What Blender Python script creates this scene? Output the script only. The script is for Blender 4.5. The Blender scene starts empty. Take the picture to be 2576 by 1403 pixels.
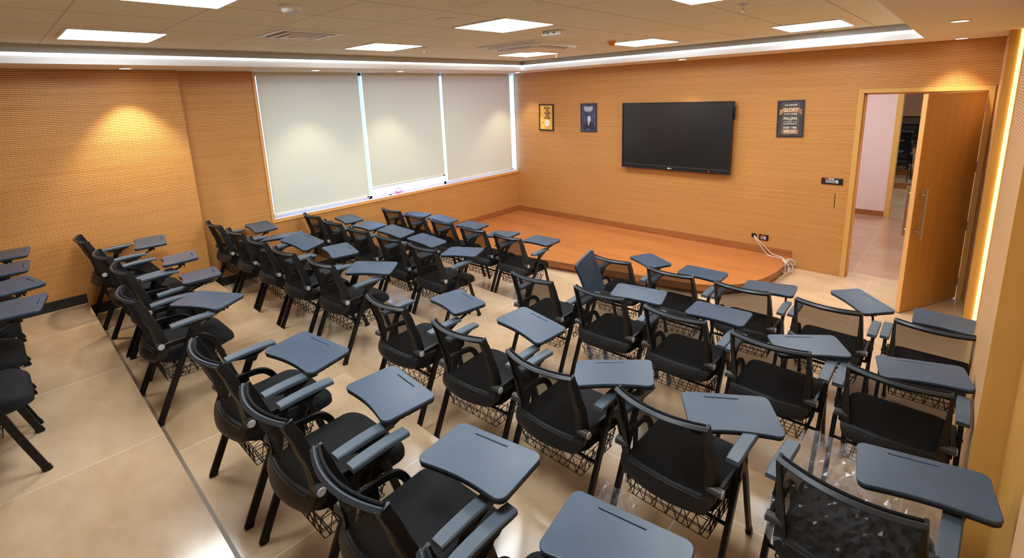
import bpy, bmesh, math, random
from mathutils import Vector, Matrix
random.seed(7)
PI = math.pi
S = bpy.context.scene
COL = S.collection

# ------------------------------------------------------------------ camera
cam_d = bpy.data.cameras.new('camera'); cam = bpy.data.objects.new('camera', cam_d); COL.objects.link(cam)
YAW, PIT, ROL, FPX, PPY = 0.754250, -0.208338, -0.037696, 1221.288, 496.504
fw = Vector((-math.sin(YAW)*math.cos(PIT), math.cos(YAW)*math.cos(PIT), math.sin(PIT)))
rt = Vector((math.cos(YAW), math.sin(YAW), 0)); up = rt.cross(fw)
r2 = math.cos(ROL)*rt + math.sin(ROL)*up; u2 = -math.sin(ROL)*rt + math.cos(ROL)*up
cam.matrix_world = Matrix(((r2.x, u2.x, -fw.x, 6.69933), (r2.y, u2.y, -fw.y, -7.33721), (r2.z, u2.z, -fw.z, 2.51142), (0, 0, 0, 1)))
cam_d.sensor_width = 36; cam_d.sensor_fit = 'HORIZONTAL'; cam_d.lens = FPX*36/2576
cam_d.shift_y = -(701.5-PPY)/2576; cam_d.clip_start = .02
S.camera = cam
# ------------------------------------------------------------------ world, exposure
w = bpy.data.worlds.new('sky'); S.world = w; w.use_nodes = True
bg = w.node_tree.nodes['Background']; bg.inputs[0].default_value = (0.20, 0.45, 1.0, 1); bg.inputs[1].default_value = 8.0
S.view_settings.view_transform = 'Standard'; S.view_settings.look = 'None'
S.view_settings.exposure = 0.12; S.view_settings.gamma = 1.0; S.view_settings.use_curve_mapping = False
PANEL_E = 29.0         # ceiling panels
SPOT_W = 66.0          # recessed downlights
# ------------------------------------------------------------------ room constants (metres)
HS, HC = 2.916, 3.076              # soffit, tiled ceiling
RX1, RX2, RY1 = 0.874, 6.287, -0.746   # edges of the recess
RZ = 0.1373
EY = [-3.43, -4.59, -5.74, -6.916]    # step edges, floor -> top
TZ = {'E': 0, 'D': RZ, 'C': 2*RZ, 'B': 3*RZ, 'A': 4*RZ}
YB = -9.6; XR = 6.9; XBAY = 7.0; BUMP = 0.16; YBUMP = -5.766
XD1, XD2, HD = 5.69, 6.883, 2.422

# ------------------------------------------------------------------ materials
def mat(name, col, rough=.5, metal=0, spec=.5, emit=None, estr=0):
    m = bpy.data.materials.new(name); m.use_nodes = True
    b = m.node_tree.nodes['Principled BSDF']
    b.inputs['Base Color'].default_value = (*col, 1); b.inputs['Roughness'].default_value = rough
    b.inputs['Metallic'].default_value = metal; b.inputs['Specular IOR Level'].default_value = spec
    if emit: b.inputs['Emission Color'].default_value = (*emit, 1); b.inputs['Emission Strength'].default_value = estr
    return m
class NT:
    def __init__(s, m): s.t = m.node_tree; s.b = s.t.nodes['Principled BSDF']
    def n(s, ty, **kw):
        x = s.t.nodes.new(ty)
        for k, v in kw.items(): setattr(x, k, v)
        return x
    def l(s, a, b): s.t.links.new(a, b)
    def math(s, op, a, b=None, c=None):
        x = s.n('ShaderNodeMath', operation=op)
        for i, v in enumerate((a, b, c)):
            if v is None: continue
            if isinstance(v, (int, float)): x.inputs[i].default_value = v
            else: s.l(v, x.inputs[i])
        return x.outputs[0]
    def pos(s):
        g = s.n('ShaderNodeNewGeometry'); p = s.n('ShaderNodeSeparateXYZ'); s.l(g.outputs['Position'], p.inputs[0])
        return g.outputs['Position'], p.outputs
    def noise(s, vec, scale, sc=(1, 1, 1), detail=3, rough=.5):
        mp = s.n('ShaderNodeMapping'); mp.inputs['Scale'].default_value = sc; s.l(vec, mp.inputs[0])
        x = s.n('ShaderNodeTexNoise'); x.inputs['Scale'].default_value = scale; x.inputs['Detail'].default_value = detail
        x.inputs['Roughness'].default_value = rough; s.l(mp.outputs[0], x.inputs['Vector']); return x.outputs['Fac']
    def ramp(s, fac, stops):
        x = s.n('ShaderNodeValToRGB'); e = x.color_ramp.elements
        while len(e) < len(stops): e.new(.5)
        for i, (p, c) in enumerate(stops): e[i].position = p; e[i].color = (*c, 1)
        s.l(fac, x.inputs[0]); return x.outputs[0]
    def mix(s, fac, a, b):
        x = s.n('ShaderNodeMix', data_type='RGBA')
        for k, v in ((0, fac), (6, a), (7, b)):
            if isinstance(v, (int, float)): x.inputs[k].default_value = v
            elif isinstance(v, tuple): x.inputs[k].default_value = (*v, 1)
            else: s.l(v, x.inputs[k])
        return x.outputs[2]
    def bump(s, h, strength, dist=.002):
        x = s.n('ShaderNodeBump'); x.inputs['Strength'].default_value = strength; x.inputs['Distance'].default_value = dist
        s.l(h, x.inputs['Height']); s.l(x.outputs[0], s.b.inputs['Normal'])

def slat_mat(name, c1, c2, groove):
    m = mat(name, c1, .42, spec=.35); N = NT(m); P, xyz = N.pos()
    z = N.math('DIVIDE', xyz['Z'], .0172); f = N.math('FRACT', z)
    row = N.math('FLOOR', z)
    u = N.math('ADD', xyz['X'], xyz['Y'])
    dash = N.math('FRACT', N.math('DIVIDE', u, .032))
    dd = N.math('GREATER_THAN', dash, .3)
    g = N.math('LESS_THAN', f, .24)
    gm = N.math('MULTIPLY', g, N.math('ADD', .78, N.math('MULTIPLY', dd, .22)))
    nz = N.noise(P, 1.3, (1, 1, 28), 3)
    cmb = N.n('ShaderNodeCombineXYZ'); N.l(row, cmb.inputs[0])
    wn = N.n('ShaderNodeTexWhiteNoise', noise_dimensions='1D'); N.l(row, wn.inputs['W'])
    k = N.math('ADD', N.math('MULTIPLY', nz, .75), N.math('MULTIPLY', wn.outputs['Value'], .25))
    c = N.ramp(k, [(.25, c1), (.75, c2)])
    N.l(N.mix(gm, c, groove), N.b.inputs['Base Color'])
    N.bump(N.math('SUBTRACT', 1.0, g), .5, .003)
    return m
def wood_mat(name, c1, c2, sc=(6, 6, .5), rough=.38, scale=3):
    m = mat(name, c1, rough, spec=.4); N = NT(m)
    tc = N.n('ShaderNodeTexCoord'); nz = N.noise(tc.outputs['Object'], scale, sc, 5, .6)
    N.l(N.ramp(nz, [(.3, c1), (.7, c2)]), N.b.inputs['Base Color']); return m
M = {}
M['slat'] = slat_mat('slatted_oak', (.64, .295, .078), (.73, .365, .114), (.085, .028, .008))
M['slat_side'] = slat_mat('slatted_oak_side', (.66, .38, .17), (.74, .46, .23), (.34, .16, .07))
M['wood'] = wood_mat('oak_veneer', (.50, .255, .052), (.58, .315, .075))
M['wood_post'] = wood_mat('oak_post', (.72, .42, .10), (.80, .49, .14))
M['jamb'] = wood_mat('oak_jamb', (.62, .34, .09), (.66, .38, .11))
M['edge'] = wood_mat('oak_edge', (.74, .38, .12), (.78, .42, .15))
M['skirt'] = wood_mat('skirting_wood', (.30, .10, .026), (.40, .15, .045), (.6, 6, 6))
M['black_base'] = mat('black_skirting', (.012, .011, .010), .35)
def stage_mat():
    m = mat('stage_laminate', (.5, .2, .06), .3, spec=.4); N = NT(m); P, xyz = N.pos()
    row = N.math('FLOOR', N.math('DIVIDE', xyz['Y'], .19))
    wn = N.n('ShaderNodeTexWhiteNoise', noise_dimensions='1D'); N.l(row, wn.inputs['W'])
    xs = N.math('ADD', xyz['X'], N.math('MULTIPLY', wn.outputs['Value'], 1.2))
    plank = N.math('FLOOR', N.math('DIVIDE', xs, 1.2))
    w2 = N.n('ShaderNodeTexWhiteNoise', noise_dimensions='2D'); cv = N.n('ShaderNodeCombineXYZ'); N.l(row, cv.inputs[0]); N.l(plank, cv.inputs[1]); N.l(cv.outputs[0], w2.inputs['Vector'])
    nz = N.noise(P, 4, (.7, 9, 1), 5, .65)
    k = N.math('ADD', N.math('MULTIPLY', nz, .85), N.math('MULTIPLY', w2.outputs['Value'], .15))
    c = N.ramp(k, [(.3, (.38, .125, .034)), (.55, (.50, .185, .052)), (.8, (.58, .23, .072))])
    s1 = N.math('LESS_THAN', N.math('FRACT', N.math('DIVIDE', xyz['Y'], .19)), .012)
    s2 = N.math('LESS_THAN', N.math('FRACT', N.math('DIVIDE', xs, 1.2)), .002)
    N.l(N.mix(N.math('MULTIPLY', N.math('MAXIMUM', s1, s2), .45), c, (.18, .06, .02)), N.b.inputs['Base Color']); return m
M['stage'] = stage_mat()
def floor_mat(name, c1, c2, c3, tx, ty, ox, oy, joint=(.40, .30, .20), rough=.14, dark=False):
    m = mat(name, c1, rough, spec=.5); N = NT(m); P, xyz = N.pos()
    n1 = N.noise(P, 1.1, (1, 1.6, 1), 6, .55); n2 = N.noise(P, 3.3, (1, 2.2, 1), 6, .6)
    k = N.math('ADD', N.math('MULTIPLY', n1, .6), N.math('MULTIPLY', n2, .4))
    ix = N.math('FLOOR', N.math('DIVIDE', N.math('SUBTRACT', xyz['X'], ox), tx)); iy = N.math('FLOOR', N.math('DIVIDE', N.math('SUBTRACT', xyz['Y'], oy), ty))
    cv = N.n('ShaderNodeCombineXYZ'); N.l(ix, cv.inputs[0]); N.l(iy, cv.inputs[1])
    wn = N.n('ShaderNodeTexWhiteNoise', noise_dimensions='2D'); N.l(cv.outputs[0], wn.inputs['Vector'])
    k = N.math('ADD', k, N.math('MULTIPLY', N.math('SUBTRACT', wn.outputs['Value'], .5), .10))
    c = N.ramp(k, [(.34, c1), (.5, c2), (.66, c3)])
    fx = N.math('FRACT', N.math('DIVIDE', N.math('SUBTRACT', xyz['X'], ox), tx)); fy = N.math('FRACT', N.math('DIVIDE', N.math('SUBTRACT', xyz['Y'], oy), ty))
    j = N.math('MAXIMUM', N.math('LESS_THAN', fx, .005/tx), N.math('LESS_THAN', fy, .005/ty))
    N.l(N.mix(N.math('MULTIPLY', j, .6), c, joint), N.b.inputs['Base Color'])
    N.l(N.math('ADD', rough-.06, N.math('MULTIPLY', n2, .16)), N.b.inputs['Roughness'])
    return m
JL = (.86, .74, .58)
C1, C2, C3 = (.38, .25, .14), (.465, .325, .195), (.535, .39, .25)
D1, D2, D3 = (.50, .335, .20), (.60, .425, .265), (.67, .49, .32)
M['floor'] = floor_mat('floor_tiles', D1, D2, D3, 1.2, 1.18, 2.42, -2.16-1.18, JL)
M['floor_far'] = floor_mat('corridor_tiles', (.40, .23, .14), (.47, .28, .18), (.53, .33, .22), .62, 1.35, 5.80, .30, (.80, .60, .42), .12)
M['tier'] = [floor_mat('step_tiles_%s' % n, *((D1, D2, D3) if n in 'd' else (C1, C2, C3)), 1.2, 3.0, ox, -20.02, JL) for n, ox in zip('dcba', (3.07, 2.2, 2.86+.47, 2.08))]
def ceil_mat():
    m = mat('ceiling_tiles', (.84, .80, .62), .8, spec=.2); N = NT(m); P, xyz = N.pos()
    px, py = .611, .6
    fx = N.math('FRACT', N.math('DIVIDE', N.math('SUBTRACT', xyz['X'], 1.60), px)); fy = N.math('FRACT', N.math('DIVIDE', N.math('SUBTRACT', xyz['Y'], -2.10), py))
    def near(f, wd): return N.math('LESS_THAN', N.math('MINIMUM', f, N.math('SUBTRACT', 1.0, f)), wd)
    j = N.math('MAXIMUM', near(fx, .012), N.math('MULTIPLY', near(fy, .010), .8))
    n = N.noise(P, 60, (1, 1, 1), 2)
    c = N.ramp(n, [(.3, (.81, .77, .59)), (.7, (.86, .82, .63))])
    N.l(N.mix(N.math('MULTIPLY', j, .5), c, (.30, .25, .18)), N.b.inputs['Base Color']); return m
M['ceil'] = ceil_mat()
M['soffit'] = mat('soffit_paint', (.86, .76, .62), .7, spec=.2)
M['white'] = mat('white_paint', (.86, .87, .88), .6)
M['greyband'] = mat('grey_trim', (.50, .49, .46), .6)
M['whiteplastic'] = mat('white_plastic', (.80, .79, .75), .4)
M['panel'] = mat('light_diffuser', (1, 1, 1), .5, emit=(.90, .96, 1), estr=PANEL_E)
M['cove'] = mat('cove_light_glow', (1, 1, 1), .5, emit=(.9, .96, 1), estr=9)
M['down'] = mat('downlight_lens', (1, 1, 1), .5, emit=(1, .93, .85), estr=14)
M['led'] = mat('led_strip_glow', (1, .8, .4), .5, emit=(1, .74, .20), estr=2.6)
M['led_low'] = mat('led_strip_dim', (1, .6, .2), .5, emit=(1, .5, .12), estr=2.5)
M['blind'] = None
def blind():
    m = bpy.data.materials.new('roller_blind_fabric'); m.use_nodes = True; N = NT(m)
    N.b.inputs['Base Color'].default_value = (.72, .72, .55, 1); N.b.inputs['Roughness'].default_value = .9; N.b.inputs['Specular IOR Level'].default_value = .1
    out = [n for n in N.t.nodes if n.type == 'OUTPUT_MATERIAL'][0]
    tr = N.n('ShaderNodeBsdfTranslucent'); tr.inputs[0].default_value = (.62, .66, .6, 1)
    mx = N.n('ShaderNodeMixShader'); mx.inputs[0].default_value = .03
    N.l(N.b.outputs[0], mx.inputs[1]); N.l(tr.outputs[0], mx.inputs[2]); N.l(mx.outputs[0], out.inputs[0]); return m
M['blind'] = blind()
M['bar'] = mat('white_bar', (.85, .85, .86), .35)
M['black'] = mat('black_plastic', (.008, .008, .0085), .42)
M['blackmetal'] = mat('black_metal', (.005, .005, .005), .36, spec=.28)
M['shell'] = mat('back_shell_plastic', (.010, .0105, .0115), .42, spec=.45)
M['rail'] = mat('head_rail_plastic', (.020, .029, .040), .38)
M['fabric'] = mat('black_fabric', (.006, .0063, .0072), .8, spec=.25)
M['arm'] = mat('armrest_plastic', (.068, .098, .13), .45)
M['knobcap'] = mat('knob_cap', (.42, .44, .46), .4)
M['knob'] = mat('knob_grey', (.045, .045, .045), .4)
def tablet_mat():
    m = mat('tablet_top', (.085, .12, .17), .36, spec=.5); N = NT(m)
    tc = N.n('ShaderNodeTexCoord'); nz = N.noise(tc.outputs['Object'], 7, (1, 1, 1), 4)
    N.l(N.ramp(nz, [(.3, (.033, .060, .098)), (.7, (.044, .075, .120))]), N.b.inputs['Base Color'])
    N.l(N.math('ADD', .3, N.math('MULTIPLY', nz, .18)), N.b.inputs['Roughness']); return m
M['tablet'] = tablet_mat()
M['tabedge'] = mat('tablet_edge', (.012, .012, .014), .45)
def mesh_mat():
    m = bpy.data.materials.new('black_mesh_fabric'); m.use_nodes = True; N = NT(m)
    N.b.inputs['Base Color'].default_value = (.008, .008, .008, 1); N.b.inputs['Roughness'].default_value = .8; N.b.inputs['Specular IOR Level'].default_value = .2
    out = [n for n in N.t.nodes if n.type == 'OUTPUT_MATERIAL'][0]
    tr = N.n('ShaderNodeBsdfTransparent'); mx = N.n('ShaderNodeMixShader'); mx.inputs[0].default_value = .27
    N.l(N.b.outputs[0], mx.inputs[1]); N.l(tr.outputs[0], mx.inputs[2]); N.l(mx.outputs[0], out.inputs[0]); return m
M['mesh'] = mesh_mat()
def film_mat():
    m = bpy.data.materials.new('clear_plastic_film'); m.use_nodes = True; N = NT(m)
    N.b.inputs['Base Color'].default_value = (.42, .45, .50, 1); N.b.inputs['Roughness'].default_value = .10; N.b.inputs['Specular IOR Level'].default_value = 1.0
    out = [n for n in N.t.nodes if n.type == 'OUTPUT_MATERIAL'][0]
    tr = N.n('ShaderNodeBsdfTransparent'); mx = N.n('ShaderNodeMixShader'); mx.inputs[0].default_value = .76
    N.l(N.b.outputs[0], mx.inputs[1]); N.l(tr.outputs[0], mx.inputs[2]); N.l(mx.outputs[0], out.inputs[0]); return m
M['film'] = film_mat()
M['film2'] = M['film'].copy(); [n for n in M['film2'].node_tree.nodes if n.type == 'MIX_SHADER'][0].inputs[0].default_value = .955
M['screen'] = mat('screen_glass', (.008, .008, .008), .30, spec=.75)
M['tvbody'] = mat('display_bezel', (.010, .010, .011), .35)
M['steel'] = mat('brushed_steel', (.55, .50, .44), .28, metal=1)
M['red'] = mat('red_switch', (.75, .03, .02), .4)
M['greyswitch'] = mat('grey_switch', (.30, .28, .26), .45)
M['ltgrey'] = mat('light_grey_switch', (.55, .55, .55), .45)
M['cable'] = mat('white_cable', (.72, .70, .64), .5)
M['pink'] = mat('pink_wall_paint', (.86, .68, .65), .7, spec=.2)
M['tan'] = mat('tan_wall', (.55, .33, .18), .7)
M['frame'] = mat('black_picture_frame', (.006, .006, .006), .35)
M['orange'] = mat('orange_sensor', (.75, .26, .02), .4)
M['glass'] = None
def glass():
    m = bpy.data.materials.new('window_glass'); m.use_nodes = True; N = NT(m)
    N.b.inputs['Base Color'].default_value = (.9, .95, 1, 1); N.b.inputs['Roughness'].default_value = .03
    out = [n for n in N.t.nodes if n.type == 'OUTPUT_MATERIAL'][0]
    tr = N.n('ShaderNodeBsdfTransparent'); mx = N.n('ShaderNodeMixShader'); mx.inputs[0].default_value = .93
    N.l(N.b.outputs[0], mx.inputs[1]); N.l(tr.outputs[0], mx.inputs[2]); N.l(mx.outputs[0], out.inputs[0]); return m
M['glass'] = glass()
M['sillstone'] = mat('pink_sill_stone', (.62, .36, .33), .3)
M['coilpink'] = mat('pink_wire', (.65, .10, .32), .4)

# ------------------------------------------------------------------ helpers
def mesh_of(bm, name, m, smooth=False):
    bmesh.ops.recalc_face_normals(bm, faces=bm.faces)
    me = bpy.data.meshes.new(name); bm.to_mesh(me); bm.free()
    for x in (m if isinstance(m, (list, tuple)) else [m]): me.materials.append(x)
    if smooth:
        for p in me.polygons: p.use_smooth = True
        me.set_sharp_from_angle(angle=math.radians(38))
    return me
def obj(name, me, parent=None, mw=None):
    o = bpy.data.objects.new(name, me); COL.objects.link(o)
    if parent: o.parent = parent
    if mw is not None: o.matrix_local = mw
    return o
def empty(name, loc=(0, 0, 0), rz=0, parent=None):
    o = bpy.data.objects.new(name, None); COL.objects.link(o); o.empty_display_size = .1
    o.location = loc; o.rotation_euler = (0, 0, rz)
    if parent: o.parent = parent
    return o
def tag(o, label, cat, group=None):
    o['label'] = label; o['category'] = cat
    if group: o['group'] = group
    return o
def struct(o, label=None, cat=None):
    o['kind'] = 'structure'
    if label: o['label'] = label
    if cat: o['category'] = cat
    return o
def box(bm, x0, x1, y0, y1, z0, z1, mi=0):
    v = [bm.verts.new((x, y, z)) for z in (z0, z1) for y in (y0, y1) for x in (x0, x1)]
    for q in ((0, 2, 3, 1), (4, 5, 7, 6), (0, 1, 5, 4), (2, 6, 7, 3), (0, 4, 6, 2), (1, 3, 7, 5)):
        f = bm.faces.new([v[i] for i in q]); f.material_index = mi
    return v
def bxm(name, m, *boxes, bevel=0):
    bm = bmesh.new()
    for b in boxes: box(bm, *b)
    if bevel: bmesh.ops.bevel(bm, geom=bm.edges[:], offset=bevel, segments=2, affect='EDGES', profile=.5)
    return mesh_of(bm, name, m, bool(bevel))
def sweep(bm, pts, wd, ht=None, seg=8, upv=(0, 0, 1), closed=False, mi=0, rnd=.35):
    """sweep a round (ht None) or rounded-rectangular section along pts"""
    P = [Vector(p) for p in pts]; n = len(P); rings = []
    if ht is None: sec = [(wd*math.cos(2*PI*k/seg), wd*math.sin(2*PI*k/seg)) for k in range(seg)]
    else:
        a, b = wd/2, ht/2; c = min(a, b)*rnd
        sec = [(a-c, -b), (a, -b+c), (a, b-c), (a-c, b), (-a+c, b), (-a, b-c), (-a, -b+c), (-a+c, -b)]
    for i, p in enumerate(P):
        if closed: t = P[(i+1) % n]-P[i-1]
        else: t = P[min(i+1, n-1)]-P[max(i-1, 0)]
        t.normalize(); u = Vector(upv)
        if abs(t.dot(u)) > .97: u = Vector((0, 1, 0)) if abs(t.y) < .9 else Vector((1, 0, 0))
        s = t.cross(u).normalized(); v = s.cross(t).normalized()
        rings.append([bm.verts.new(p+s*a+v*b) for a, b in sec])
    m = len(sec)
    for i in range(n if closed else n-1):
        A, B = rings[i], rings[(i+1) % n]
        for k in range(m):
            f = bm.faces.new((A[k], A[(k+1) % m], B[(k+1) % m], B[k])); f.material_index = mi
    if not closed:
        for R in (rings[0], rings[-1]):
            f = bm.faces.new(R); f.material_index = mi
def cyl(bm, p0, p1, r, seg=14, r1=None, mi=0):
    p0, p1 = Vector(p0), Vector(p1); t = (p1-p0).normalized()
    u = Vector((0, 0, 1)) if abs(t.z) < .9 else Vector((1, 0, 0)); s = t.cross(u).normalized(); v = s.cross(t)
    R = []
    for p, rr in ((p0, r), (p1, r if r1 is None else r1)):
        R.append([bm.verts.new(p+s*rr*math.cos(2*PI*k/seg)+v*rr*math.sin(2*PI*k/seg)) for k in range(seg)])
    for k in range(seg): bm.faces.new((R[0][k], R[0][(k+1) % seg], R[1][(k+1) % seg], R[1][k])).material_index = mi
    for q in R: bm.faces.new(q).material_index = mi
def lathe(bm, prof, c=(0, 0, 0), seg=28):
    R = [[bm.verts.new((c[0]+r*math.cos(2*PI*k/seg), c[1]+r*math.sin(2*PI*k/seg), c[2]+z)) for k in range(seg)] for r, z in prof]
    for A, B in zip(R, R[1:]):
        for k in range(seg): bm.faces.new((A[k], A[(k+1) % seg], B[(k+1) % seg], B[k]))
    bm.faces.new(R[0]); bm.faces.new(R[-1])
def prism(bm, poly, z0, z1, mi=0):
    A = [bm.verts.new((x, y, z0)) for x, y in poly]; B = [bm.verts.new((x, y, z1)) for x, y in poly]; n = len(poly)
    for k in range(n): bm.faces.new((A[k], A[(k+1) % n], B[(k+1) % n], B[k])).material_index = mi
    bm.faces.new(A).material_index = mi; bm.faces.new(B).material_index = mi
def rrect(w_, h_, r, n=5, cx=0, cy=0):
    out = []
    for (sx, sy, a0) in ((1, -1, -PI/2), (1, 1, 0), (-1, 1, PI/2), (-1, -1, PI)):
        for k in range(n+1):
            a = a0+PI/2*k/n; out.append((cx+sx*(w_/2-r)+r*math.cos(a), cy+sy*(h_/2-r)+r*math.sin(a)))
    return out
def smooth_path(pts, n=6):
    P = [Vector(p) for p in pts]; P = [P[0]*2-P[1]]+P+[P[-1]*2-P[-2]]; out = []
    for i in range(1, len(P)-2):
        for k in range(n):
            t = k/n; a, b, c, d = P[i-1:i+3]
            out.append(.5*((2*b)+(c-a)*t+(2*a-5*b+4*c-d)*t*t+(3*b-a-3*c+d)*t**3))
    return out+[P[-2]]
def flat_curve(name, loops, depth, bevel, m):
    """filled 2D outline with holes, extruded"""
    cu = bpy.data.curves.new(name, 'CURVE'); cu.dimensions = '2D'; cu.fill_mode = 'BOTH'; cu.extrude = depth; cu.bevel_depth = bevel; cu.bevel_resolution = 2
    for L in loops:
        s = cu.splines.new('POLY'); s.points.add(len(L)-1); s.use_cyclic_u = True
        for p, (x, y) in zip(s.points, L): p.co = (x, y, 0, 1)
    t = bpy.data.objects.new(name, cu); COL.objects.link(t); bpy.context.view_layer.update()
    me = bpy.data.meshes.new_from_object(t.evaluated_get(bpy.context.evaluated_depsgraph_get()))
    bpy.data.objects.remove(t); me.name = name; me.materials.clear(); me.materials.append(m); return me
def text_mesh(name, txt, size, m, bold=.0, sx=1.0, align='CENTER', width=None):
    cu = bpy.data.curves.new(name, 'FONT'); cu.body = txt; cu.size = size; cu.align_x = align; cu.align_y = 'CENTER'; cu.extrude = .0006; cu.offset = bold; cu.resolution_u = 3
    t = bpy.data.objects.new(name, cu); COL.objects.link(t); bpy.context.view_layer.update()
    me = bpy.data.meshes.new_from_object(t.evaluated_get(bpy.context.evaluated_depsgraph_get()))
    bpy.data.objects.remove(t); me.name = name; me.materials.clear(); me.materials.append(m)
    if width:
        xs = [v.co.x for v in me.vertices]; sx = width/(max(xs)-min(xs))
        if align == 'LEFT': me.transform(Matrix.Translation((-min(xs), 0, 0)))
    if sx != 1: me.transform(Matrix.Diagonal((sx, 1, 1, 1)))
    return me

# ================================================================== ROOM SHELL
# floors
bm = bmesh.new(); box(bm, -.3, 7.4, EY[0]-.02, .27, -.1, 0)
struct(obj('floor', mesh_of(bm, 'floor', M['floor'])))
for i in range(4):
    y1 = EY[i]; y0 = EY[i+1]-.02 if i < 3 else YB-.1
    me = bxm('floor', M['tier'][i], (-.3, 7.4, y0, y1, -.1, RZ*(i+1)))
    struct(obj('floor', me))
# front wall (TV wall) with door opening
me = bxm('wall_front', M['slat'], (-.3, XD1, 0, .27, -.1, HS+.3), (XD1, XD2+.002, 0, .27, HD, HS+.3), (XD2+.002, 7.4, 0, .27, -.1, HS+.3))
struct(obj('wall_front', me))
# left wall: bump-out and window wall
me = bxm('wall_left', M['slat'], (-.3, BUMP, YB-.1, YBUMP, -.1, HS+.3), (-.3, 0, YBUMP, -4.893, -.1, HS+.3), (-.3, 0, -4.893, 0, -.1, .975))
struct(obj('wall_left', me))
# right wall: slatted panels standing proud of recessed bays
YA0, YB1, YP, YC = -.95, -3.10, -4.40, -5.80
me = bxm('wall_right', M['slat_side'], (XR, 7.4, YA0+.02, -.002, -.1, HS+.3), (XR, 7.4, YP+.02, YB1, -.1, HS+.3), (XR, 7.4, YB-.1, YC, -.1, HS+.3))
wr = struct(obj('wall_right', me))
me = bxm('wall_right', M['wood'], (XBAY, 7.4, YB1, YA0, -.1, HS+.3), (XBAY, 7.4, YC, YP, -.1, HS+.3))
struct(obj('wall_right', me))
# wooden end faces of the panels
me = bxm('trim_1', M['wood'], (XR-.006, XBAY, YA0, YA0+.02, 0, HS)); struct(obj('trim_1', me))
me = bxm('trim_2', M['wood_post'], (XR-.006, XBAY, YP, YP+.02, RZ, HS)); struct(obj('trim_2', me))
me = bxm('trim_3', M['wood_post'], (XR-.004, XBAY, YB1-.0, YB1+.018, RZ, HS)); struct(obj('trim_3', me))
# back wall (behind the camera)
me = bxm('wall_back', M['slat'], (-.3, 7.4, YB-.2, YB, -.1, HS+.3)); struct(obj('wall_back', me))
# ceiling
YR = -8.9
me = bxm('ceiling', M['ceil'], (RX1-.05, RX2+.05, YR-.05, RY1+.05, HC, HC+.06)); struct(obj('ceiling', me))
me = bxm('ceiling', M['soffit'], (-.3, RX1, YB, .27, HS, HS+.02), (RX2, 7.4, YB, .27, HS, HS+.02), (RX1, RX2, RY1, .27, HS, HS+.02), (RX1, RX2, YB, YR, HS, HS+.02))
struct(obj('ceiling', me))
def ring(t, z0, z1, off):
    a, b, c, d = RX1-off, RX2+off, YR-off, RY1+off
    return ((a-t, a, c-t, d+t, z0, z1), (b, b+t, c-t, d+t, z0, z1), (a, b, d, d+t, z0, z1), (a, b, c-t, c, z0, z1))
struct(obj('trim_4', bxm('trim_4', M['white'], *ring(.05, HS+.001, HS+.088, -.003))))
struct(obj('trim_5', bxm('trim_5', M['greyband'], *ring(.04, HS+.088, HC, .012))))
bm = bmesh.new()                                       # small dark clips along the top of the white lip
for y in (-6.95, -5.75, -4.6, -3.3, -2.0): box(bm, RX1-.006, RX1+.004, y, y+.03, HS+.088, HS+.095)
for x in (1.9, 3.0, 4.1, 5.2, 6.1): box(bm, x, x+.03, RY1-.004, RY1+.006, HS+.088, HS+.095)
struct(obj('trim_6', mesh_of(bm, 'trim_6', M['black'])))
t = empty('cove_light', ((RX1+RX2)/2, (YR+RY1)/2, HS+.088))  # added glowing strip, only there to brighten the white lip below it
cx_, cy_ = (RX1+RX2)/2, (YR+RY1)/2
bm = bmesh.new()
for x0, x1, y0, y1 in ((RX1+.003, RX1+.016, YR, RY1), (RX2-.016, RX2-.003, YR, RY1), (RX1+.016, RX2-.016, RY1-.016, RY1-.003), (RX1+.016, RX2-.016, YR+.003, YR+.016)): box(bm, x0-cx_, x1-cx_, y0-cy_, y1-cy_, 0, .005)
bm.normal_update()
me = mesh_of(bm, 'strip', [M['white'], M['cove']])
for p in me.polygons:
    if p.normal.z < -.5: p.material_index = 1
obj('strip', me, t); tag(t, 'thin light strip along the top of the white ceiling border', 'light strip')
# baseboards
bs = [(0, .014, EY[2]-.0, EY[1], 2*RZ, 2*RZ+.1), (0, .014, EY[1], EY[0], RZ, RZ+.1), (0, .014, EY[0], -2.52, 0, .1),
      (BUMP, BUMP+.014, EY[3], YBUMP, 3*RZ, 3*RZ+.1), (BUMP, BUMP+.014, YB, EY[3], 4*RZ, 4*RZ+.1)]
struct(obj('baseboard_left', bxm('baseboard_left', M['black_base'], *bs)))

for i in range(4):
    struct(obj('trim_%d' % (8+i), bxm('trim', mat('step_foot_strip', (.17, .125, .085), .4), (BUMP+.015, XR-.01, EY[i]+.0005, EY[i]+.048, RZ*i, RZ*i+.0025))))  # dark strip paints in the contact shade at the foot of each riser
# ------------------------------------------------------------------ window
wy0, wy1, wz0 = -4.893, 0.0, .975
win = struct(empty('window_1', (0, -2.4, wz0)))
def wbox(name, m, *b): 
    me = bxm(name, m, *b); me.transform(Matrix.Translation((0, 2.4, -wz0))); return obj(name, me, win)
wbox('frame', M['white'], (-.14, -.095, -3.405, -3.345, wz0, HS), (-.14, -.095, -1.875, -1.825, wz0, HS), (-.14, -.095, wy0, wy0+.02, wz0, HS), (-.14, -.095, wy0, -.01, wz0, wz0+.05), (-.14, -.095, wy0, -.01, HS-.04, HS), (-.14, -.02, -.010, -.002, wz0+.02, HS))
for a, b in ((wy0+.02, -3.405), (-3.345, -1.875), (-1.825, -.012)): wbox('pane', M['glass'], (-.121, -.115, a, b, wz0+.05, HS-.04))
wbox('sill', M['sillstone'], (-.095, -.035, wy0, -.005, wz0, wz0+.008))
wbox('casing', M['edge'], (-.012, .012, wy0-.035, wy0, wz0-.035, HS), (-.035, .014, wy0, -.005, wz0-.035, wz0+.0105))
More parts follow.
